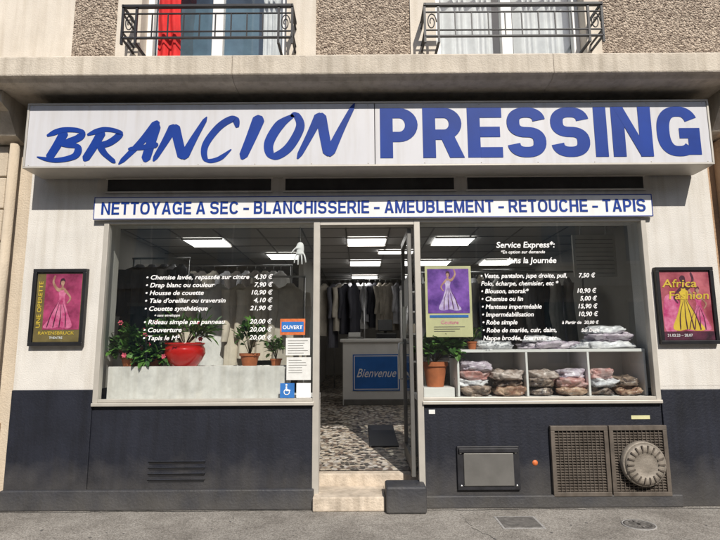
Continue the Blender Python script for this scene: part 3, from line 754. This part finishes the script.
for a, b in rows:
    text('line', pl, a, GY, M['letter'], z, 0.044, x0=1.22, shear=.22, bold=.018)
    if b: text('price', pl, b, GY, M['letter'], z, 0.044 if '€' in b and 'P' not in b else 0.032, xr=2.38, shear=.22, bold=.018)
    z -= 0.078

gl = group('hanging_glove', (-0.62, 0.12, 2.5))
def skin(name, p, chains, m):
    V = []; E = []; Rr = []
    for ch in chains:
        pr = ch[0] if isinstance(ch[0], int) else None
        for q in (ch[1:] if pr is not None else ch):
            V.append(q[:3]); Rr.append(q[3]); i = len(V)-1
            if pr is not None: E.append((pr, i))
            pr = i
    me = bpy.data.meshes.new(name); me.from_pydata(V, E, []); o = link(name, me, m, p)
    md = o.modifiers.new('skin', 'SKIN')
    for i, r in enumerate(Rr): me.skin_vertices[0].data[i].radius = (r, r*0.6)
    me.skin_vertices[0].data[0].use_root = True
    sb = o.modifiers.new('sub', 'SUBSURF'); sb.levels = 2; sb.render_levels = 2
gx, gy, gz = -0.62, 0.13, 2.60
ch = [[(gx, gy, gz, .035), (gx, gy, gz-.06, .04), (gx, gy, gz-.11, .045)]]
for i, (dx_, L_) in enumerate(((-.045, .09), (-.017, .11), (.013, .105), (.042, .085))):
    ch.append([2, (gx+dx_, gy, gz-.14, .015), (gx+dx_*1.25, gy-.01, gz-.14-L_*.5, .014), (gx+dx_*1.4, gy, gz-.14-L_, .012)])
ch.append([1, (gx-.06, gy-.01, gz-.08, .015), (gx-.095, gy-.015, gz-.13, .013)])
skin('glove', gl, ch, M['letter'])
tube('string', gl, [(gx, gy, gz), (gx, gy, 2.765)], 0.002, M['white'])

g = group('open_sticker', (-0.68, GY, 1.72))
box('card', g, -0.80, -0.55, 0.012, 0.016, 1.63, 1.79, M['orange']); box('inner', g, -0.785, -0.565, 0.009, 0.0125, 1.66, 1.76, M['stblue'])
text('words', g, 'OUVERT', 0.007, M['letter'], 1.688, 0.036, xc=-0.675, bold=.02)
g = group('disabled_access_sticker', (-0.7, GY, 1.1))
box('card', g, -0.79, -0.65, 0.012, 0.016, 1.02, 1.16, M['stblue'])
lathe('wheel', g, (-0.725, 0.0105, 1.075), [(.030, 0), (.030, .001), (.022, .001), (.022, 0)], M['letter'], axis='y')
box('back', g, -0.735, -0.722, .008, .0115, 1.085, 1.13, M['letter']); box('seat', g, -0.7215, -0.69, .008, .0115, 1.085, 1.097, M['letter'])
lathe('head', g, (-0.729, 0.0105, 1.142), [(.010, 0), (.010, .001), (.0001, .001)], M['letter'], axis='y')
box('card_2', g, -0.63, -0.49, 0.012, 0.016, 1.02, 1.16, M['letter'])
g = group('paper_notice', (-0.6, GY, 1.4))
for i, (a, b, c, d) in enumerate(((-0.74, -0.50, 1.43, 1.60), (-0.73, -0.49, 1.19, 1.41))):
    box('sheet_%d' % i, g, a, b, 0.012, 0.016, c, d, M['paper'])
    for q in range(6): box('print', g, a+.02, b-.02-random.uniform(0, .08), .0105, .0125, d-.03-q*.024, d-.026-q*.024, M['alud'])

# ---------------------------------------------------------------- right window display
def dancer(p, x, z, s, y, dress, skin_m, hair, flip=1):
    """printed picture of a woman in a long flared gown (flat artwork on a poster)"""
    T_ = lambda P: [(x+a*s*flip, z+b*s) for a, b in P]
    smoothpoly('gown', p, T_([(-.05, .80), (.05, .80), (.07, .72), (.05, .60), (.11, .44), (.22, .20), (.33, .03), (.18, .0), (.02, .03), (-.14, .0), (-.24, .06), (-.15, .28), (-.08, .48), (-.06, .62), (-.08, .72)]), y, dress)
    smoothpoly('arm_raised', p, T_([(.04, .79), (.10, .82), (.17, .93), (.15, 1.04), (.18, 1.05), (.21, .92), (.14, .78), (.06, .73)]), y-.0006, skin_m)
    smoothpoly('arm_low', p, T_([(-.05, .79), (-.12, .72), (-.19, .60), (-.13, .50), (-.11, .51), (-.155, .60), (-.09, .69), (-.04, .73)]), y-.0008, skin_m)
    smoothpoly('neck_shoulders', p, T_([(-.06, .79), (-.02, .82), (-.02, .87), (.02, .87), (.02, .82), (.06, .79), (.0, .76)]), y-.0010, skin_m)
    smoothpoly('head', p, T_([(-.035, .93), (-.03, .88), (.0, .855), (.03, .88), (.037, .93), (.0, .965)]), y-.0012, skin_m)
    smoothpoly('hair', p, T_([(-.045, .93), (-.04, .98), (.0, 1.005), (.045, .98), (.055, .92), (.06, .86), (.04, .89), (.03, .94), (-.01, .955)]), y-.0014, hair)
    for k_ in range(4):
        a0 = -.12+k_*.09
        smoothpoly('fold', p, T_([(.0+k_*.01, .58), (a0+.02, .30), (a0+k_*.03, .05), (a0+.02+k_*.03, .05), (a0+.035, .30)]), y-.0004-.0001*k_-.0012, hair)
pp = group('window_poster', (0.9, 0.05, 1.95))
box('board', pp, 0.66, 1.13, 0.05, 0.062, 1.60, 2.32, M['yellowp'], 0.002)
box('picture', pp, 0.685, 1.105, 0.046, 0.051, 1.84, 2.29, M['purple'])
dancer(pp, 0.89, 1.865, 0.40, 0.0445, M['lilac'], M['skin'], M['pdark'])
box('strip', pp, 0.70, 1.09, 0.046, 0.051, 1.795, 1.82, M['stblue'])
text('caption', pp, 'Couture', 0.048, M['mag'], 1.73, 0.036, xc=0.9, bold=.01)
for q in range(3): box('print', pp, 0.74, 1.05-q*.05, .047, .051, 1.70-q*.022, 1.705-q*.022, M['alud'])
g = group('potted_plant', (0.76, 0.3, 1.2))
box('stand', g, 0.63, 0.94, 0.12, 0.5, 0.986, 1.10, M['white'], 0.005)
pot(g, 0.77, 0.28, 1.102, 0.125, 0.25, M['terra'])
foliage(g, (0.82, 0.20, 1.47), 0.22, 0.16, 0.17, 240, 0.13, 0.07, base=(.77, .28, 1.34), stems=18)
cb = group('display_cubby', (1.92, 0.35, 1.23)); W_ = M['white']
box('top', cb, 0.97, 2.868, 0.11, 0.56, 1.445, 1.475, W_, 0.003)
box('bottom', cb, 0.97, 2.868, 0.11, 0.56, 0.988, 1.01, W_, 0.003)
box('back', cb, 0.97, 2.868, 0.545, 0.56, 1.01, 1.445, W_)
for x in (0.97, 1.66, 2.28, 2.846): box('divider', cb, x, x+0.022, 0.112, 0.545, 1.011, 1.444, W_, 0.003)
def fold(p, x, y, z, sx, sy, sz, m, sd, rough=.16):
    rd = random.Random(sd); o3 = Vector((rd.random()*50, rd.random()*50, 0)); v = []; f = []; nu, nv = 56, 24
    def sg_(a, e): return math.copysign(abs(a)**e, a)
    for j in range(nv+1):
        ph = -math.pi/2+math.pi*j/nv
        for i in range(nu):
            t = 2*math.pi*i/nu
            q = Vector((sx*sg_(math.cos(t), .55)*abs(math.cos(ph))**.5, sy*sg_(math.sin(t), .55)*abs(math.cos(ph))**.5, sz*sg_(math.sin(ph), .7)))
            nz = noise.fractal(Vector((q.x*7, q.y*7, q.z*16))+o3, .8, 2, 4)
            n2 = abs(noise.noise(Vector((q.x*22, q.y*22, q.z*34))+o3))
            q *= 1+nz*rough-n2*.12
            v.append((x+q.x, y+q.y, z+q.z+nz*.012))
    for j in range(nv):
        for i in range(nu):
            k_ = (i+1) % nu; f.append((j*nu+i, j*nu+k_, (j+1)*nu+k_, (j+1)*nu+i))
    mesh('folded_cloth', p, v, f, m, True)
cloth = []
for i, (c, c2) in enumerate((((.34, .26, .22), (.56, .48, .44)), ((.50, .24, .22), (.62, .44, .42)), ((.07, .05, .045), (.36, .27, .21)), ((.6, .6, .64), (.82, .82, .84)), ((.24, .12, .08), (.54, .38, .27)), ((.46, .38, .46), (.68, .62, .68)))):
    cloth.append(mat('packed_cloth_%d' % i, c, .25, .1, 13, col2=c2, coat=.5, bump=.8, bscale=22, lo=.40, hi=.60))
sd = 0
for ci, (a, b) in enumerate(((0.99, 1.66), (1.68, 2.28), (2.30, 2.85))):
    hs = (4, 3, 3)[ci]
    for layer in range(hs):
        n = 2
        for q in range(n):
            sd += 1; w = (b-a)/n
            if layer == hs-1 and q == 1 and ci != 1: continue
            fold(cb, a+w*(q+.5)+random.uniform(-.02, .02), 0.27+random.uniform(-.03, .03), 1.056+layer*.080, w*.50*random.uniform(.85, 1.02), 0.16, .052, cloth[(sd*5+ci) % 6 if layer else (2, 4)[q]], sd, .34)
tp = group('linen_pile', (2.4, 0.35, 1.55))
for x, z_, w, h_, m_ in ((2.58, 1.515, .25, .05, 3), (2.62, 1.59, .22, .045, 5), (2.55, 1.66, .19, .045, 3), (1.95, 1.51, .27, .045, 5), (1.90, 1.575, .19, .035, 3), (1.40, 1.51, .2, .045, 3), (2.25, 1.505, .12, .035, 3)):
    fold(tp, x, .33, z_, w, .15, h_, cloth[m_], int(x*100)+int(z_*100), .38)
g = group('potted_plant', (1.2, 0.3, 1.55))
pot(g, 1.16, 0.26, 1.477, 0.05, 0.08, M['terra']); foliage(g, (1.16, .26, 1.62), .08, .06, .09, 60, .05, .025, base=(1.16, .26, 1.54), stems=8)
g = group('wall_chart', (2.75, 0.8, 2.5))
box('board', g, 2.50, 3.0, 0.80, 0.83, 2.30, 2.80, M['alu'])
for q in range(9): box('line', g, 2.53, 2.97, .795, .80, 2.34+q*.05, 2.345+q*.05, M['alud'])
box('hanger_left', g, 2.6, 2.61, .81, .82, 2.8, 3.1, M['steel']); box('hanger_right', g, 2.9, 2.91, .81, .82, 2.8, 3.1, M['steel'])

# ---------------------------------------------------------------- framed posters
def posterframe(x0, x1, z0, z1, which):
    g = group('framed_poster', ((x0+x1)/2, -0.04, (z0+z1)/2)); t = .035
    box('back', g, x0, x1, -0.03, -0.001, z0, z1, M['black'])
    for a, b, c, d in ((x0, x1, z0, z0+t), (x0, x1, z1-t, z1), (x0, x0+t, z0+t, z1-t), (x1-t, x1, z0+t, z1-t)):
        box('frame', g, a, b, -0.055, -0.031, c, d, M['black'], .004)
    X0, X1, Z0, Z1 = x0+t+.005, x1-t-.005, z0+t+.005, z1-t-.005; xc = (X0+X1)/2
    if which == 0:
        box('sheet', g, X0, X1, -.034, -.030, Z0, Z1, M['olive'])
        box('picture', g, X0+.085, X1-.008, -.036, -.033, Z0+.12, Z1-.01, M['pink2'])
        dancer(g, xc+.03, Z0+.13, .50, -.0372, M['mag'], M['skin'], M['pdark'], -1)
        o = text('title', g, 'UNE OPERETTE', 0, M['yel'], 0, .040, x0=0, bold=.01)
        L_ = max(v_.co.x for v_ in o.data.vertices)
        for v_ in o.data.vertices: c = v_.co.copy(); v_.co = Vector((X0+.06-c.z, -.037, Z0+.14+c.x*.46/L_))
        text('caption', g, 'RAVENSBRUCK', -.037, M['yel'], Z0+.072, .030, x0=X0+.05, x1=X1-.05, bold=.01)
        text('caption_2', g, 'THEATRE', -.037, M['letter'], Z0+.03, .022, xc=xc, bold=.01)
    else:
        box('sheet', g, X0, X1, -.034, -.030, Z0, Z1, M['pred'])
        smoothpoly('backdrop', g, [(X0+.02, Z0+.1), (X0+.03, Z1-.28), (X0+.12, Z1-.24), (X0+.2, Z0+.3), (X0+.14, Z0+.1)], -.0352, M['mag'])
        dancer(g, xc-.02, Z0+.09, .55, -.0362, M['yel'], M['pdark'], M['pdark'])
        dancer(g, xc+.12, Z0+.09, .44, -.0355, M['mag'], M['skin'], M['pdark'], -1)
        text('title', g, 'Africa', -.0400, M['yel'], Z1-.16, .078, x0=X0+.02, x1=X1-.13, bold=.012, shear=.1)
        text('title_2', g, 'Fashion', -.0400, M['yel'], Z1-.28, .078, x0=X0+.08, x1=X1-.02, bold=.012, shear=.1)
        box('foot', g, X0, X1, -.0398, -.0335, Z0, Z0+.085, M['pdark'])
        text('caption', g, '31.03.23 – 28.07', -.0405, M['letter'], Z0+.035, .026, x0=X0+.03, bold=.01)
    pane('glazing', g, x0+t, x1-t, z0+t, z1-t, -.043, M['glass'])
posterframe(-3.27, -2.735, 1.535, 2.30, 0)
posterframe(2.955, 3.53, 1.515, 2.28, 1)

# ---------------------------------------------------------------- wall fittings
g = group('ventilation_slots', (-1.77, -0.01, 0.34))
for i in range(4):
    z = 0.245+i*.055
    box('slot', g, -2.03, -1.50, -.004, -.0005, z, z+.022, M['black'])
    box('hood', g, -2.04, -1.49, -.014, -.0005, z+.022, z+.030, M['slate2'], .002)
g = group('metal_hatch', (1.2, -0.03, 0.37))
box('frame', g, .915, 1.51, -.03, -.001, .16, .56, M['iron'], .006)
box('door', g, .975, 1.45, -.042, -.029, .20, .50, M['alud'], .006)
box('hood', g, .93, 1.495, -.055, -.029, .505, .545, M['iron'], .006)
for x in (.95, 1.475):
    for z in (.2, .5): lathe('bolt', g, (x, -.03, z), [(.012, 0), (.010, .006), (.0001, .007)], M['steel'], axis='y', n=12)
g = group('round_sticker', (1.66, 0, .42))
lathe('disc', g, (1.665, -.001, .40), [(.026, 0), (.026, .002), (.0001, .002)], M['orange'], axis='y')
box('small_label', None, 2.62, 2.80, -.004, -.0005, .80, .835, M['yellowp'])
box('small_label', None, 0.66, 0.72, -.004, -.0005, .86, .90, M['paper'])
g = group('air_conditioner_vent', (2.37, -.04, .41)); V_ = M['vent']
for x0, x1 in ((1.815, 2.365), (2.375, 2.93)):
    for a, b, c, d in ((x0, x1, .70, .745), (x0, x1, .095, .14), (x0, x0+.04, .14, .70), (x1-.04, x1, .14, .70)):
        box('frame', g, a, b, -.045, -.001, c, d, V_, .004)
    box('back', g, x0+.04, x1-.04, -.006, -.001, .14, .70, M['black'])
    n = 22
    for i in range(n):
        z = .15+i*(.545/n); box('louvre', g, x0+.04, x1-.04, -.034, -.012, z, z+.008, V_, 0, Matrix.Rotation(.5, 4, 'X'))
    for q in range(1, 12):
        x = x0+.04+(x1-x0-.08)*q/12; box('wire', g, x-.0025, x+.0025, -.040, -.036, .14, .70, V_)
xc_, zc_ = 2.665, .40
lathe('exhaust_collar', g, (xc_, -.04, zc_), [(.205, 0), (.205, .05), (.19, .06), (.185, .05), (.185, .045)], M['vcap'], axis='y')
lathe('exhaust_cap', g, (xc_, -.07, zc_), [(.188, -.03), (.188, .035), (.17, .05), (.12, .058), (.115, .050), (.06, .055), (.0001, .058)], M['vcap'], axis='y')
for a in range(0, 360, 20):
    box('cap_fin', g, xc_+.0, xc_+.062, -.134, -.120, zc_-.006, zc_+.006, V_).data.transform(
        Matrix.Translation((xc_, 0, zc_)) @ Matrix.Rotation(math.radians(a), 4, 'Y') @ Matrix.Translation((-xc_+.115, 0, -zc_)))

# ---------------------------------------------------------------- light, sky, camera
EL, AZ = math.radians(41), math.radians(16)
w = bpy.data.worlds.new('World'); S.world = w; w.use_nodes = True
nt = w.node_tree; sky = nt.nodes.new('ShaderNodeTexSky'); sky.sky_type = 'NISHITA'; sky.sun_disc = False
sky.sun_elevation = EL; sky.sun_rotation = math.pi-AZ
nt.links.new(sky.outputs[0], nt.nodes['Background'].inputs['Color']); nt.nodes['Background'].inputs['Strength'].default_value = 0.10
sl = bpy.data.lights.new('sun', 'SUN'); sl.energy = 5.0; sl.angle = math.radians(.5); sl.color = (1, .94, .85)
so = bpy.data.objects.new('sun', sl); COL.objects.link(so)
to = Vector((math.sin(AZ)*math.cos(EL), -math.cos(AZ)*math.cos(EL), math.sin(EL)))
so.location = to*30; so.rotation_euler = to.to_track_quat('Z', 'Y').to_euler()
cam = bpy.data.cameras.new('camera'); co = bpy.data.objects.new('camera', cam); COL.objects.link(co)
cam.lens = 26; cam.sensor_width = 36; cam.clip_end = 800; cam.clip_start = 0.05
co.location = (0, -5.2, 1.5)
co.rotation_euler = (Matrix.Rotation(math.radians(98.5), 3, 'X') @ Matrix.Rotation(math.radians(-0.35), 3, 'Z')).to_euler()
S.camera = co
S.view_settings.view_transform = 'Standard'; S.view_settings.look = 'None'; S.view_settings.exposure = 0
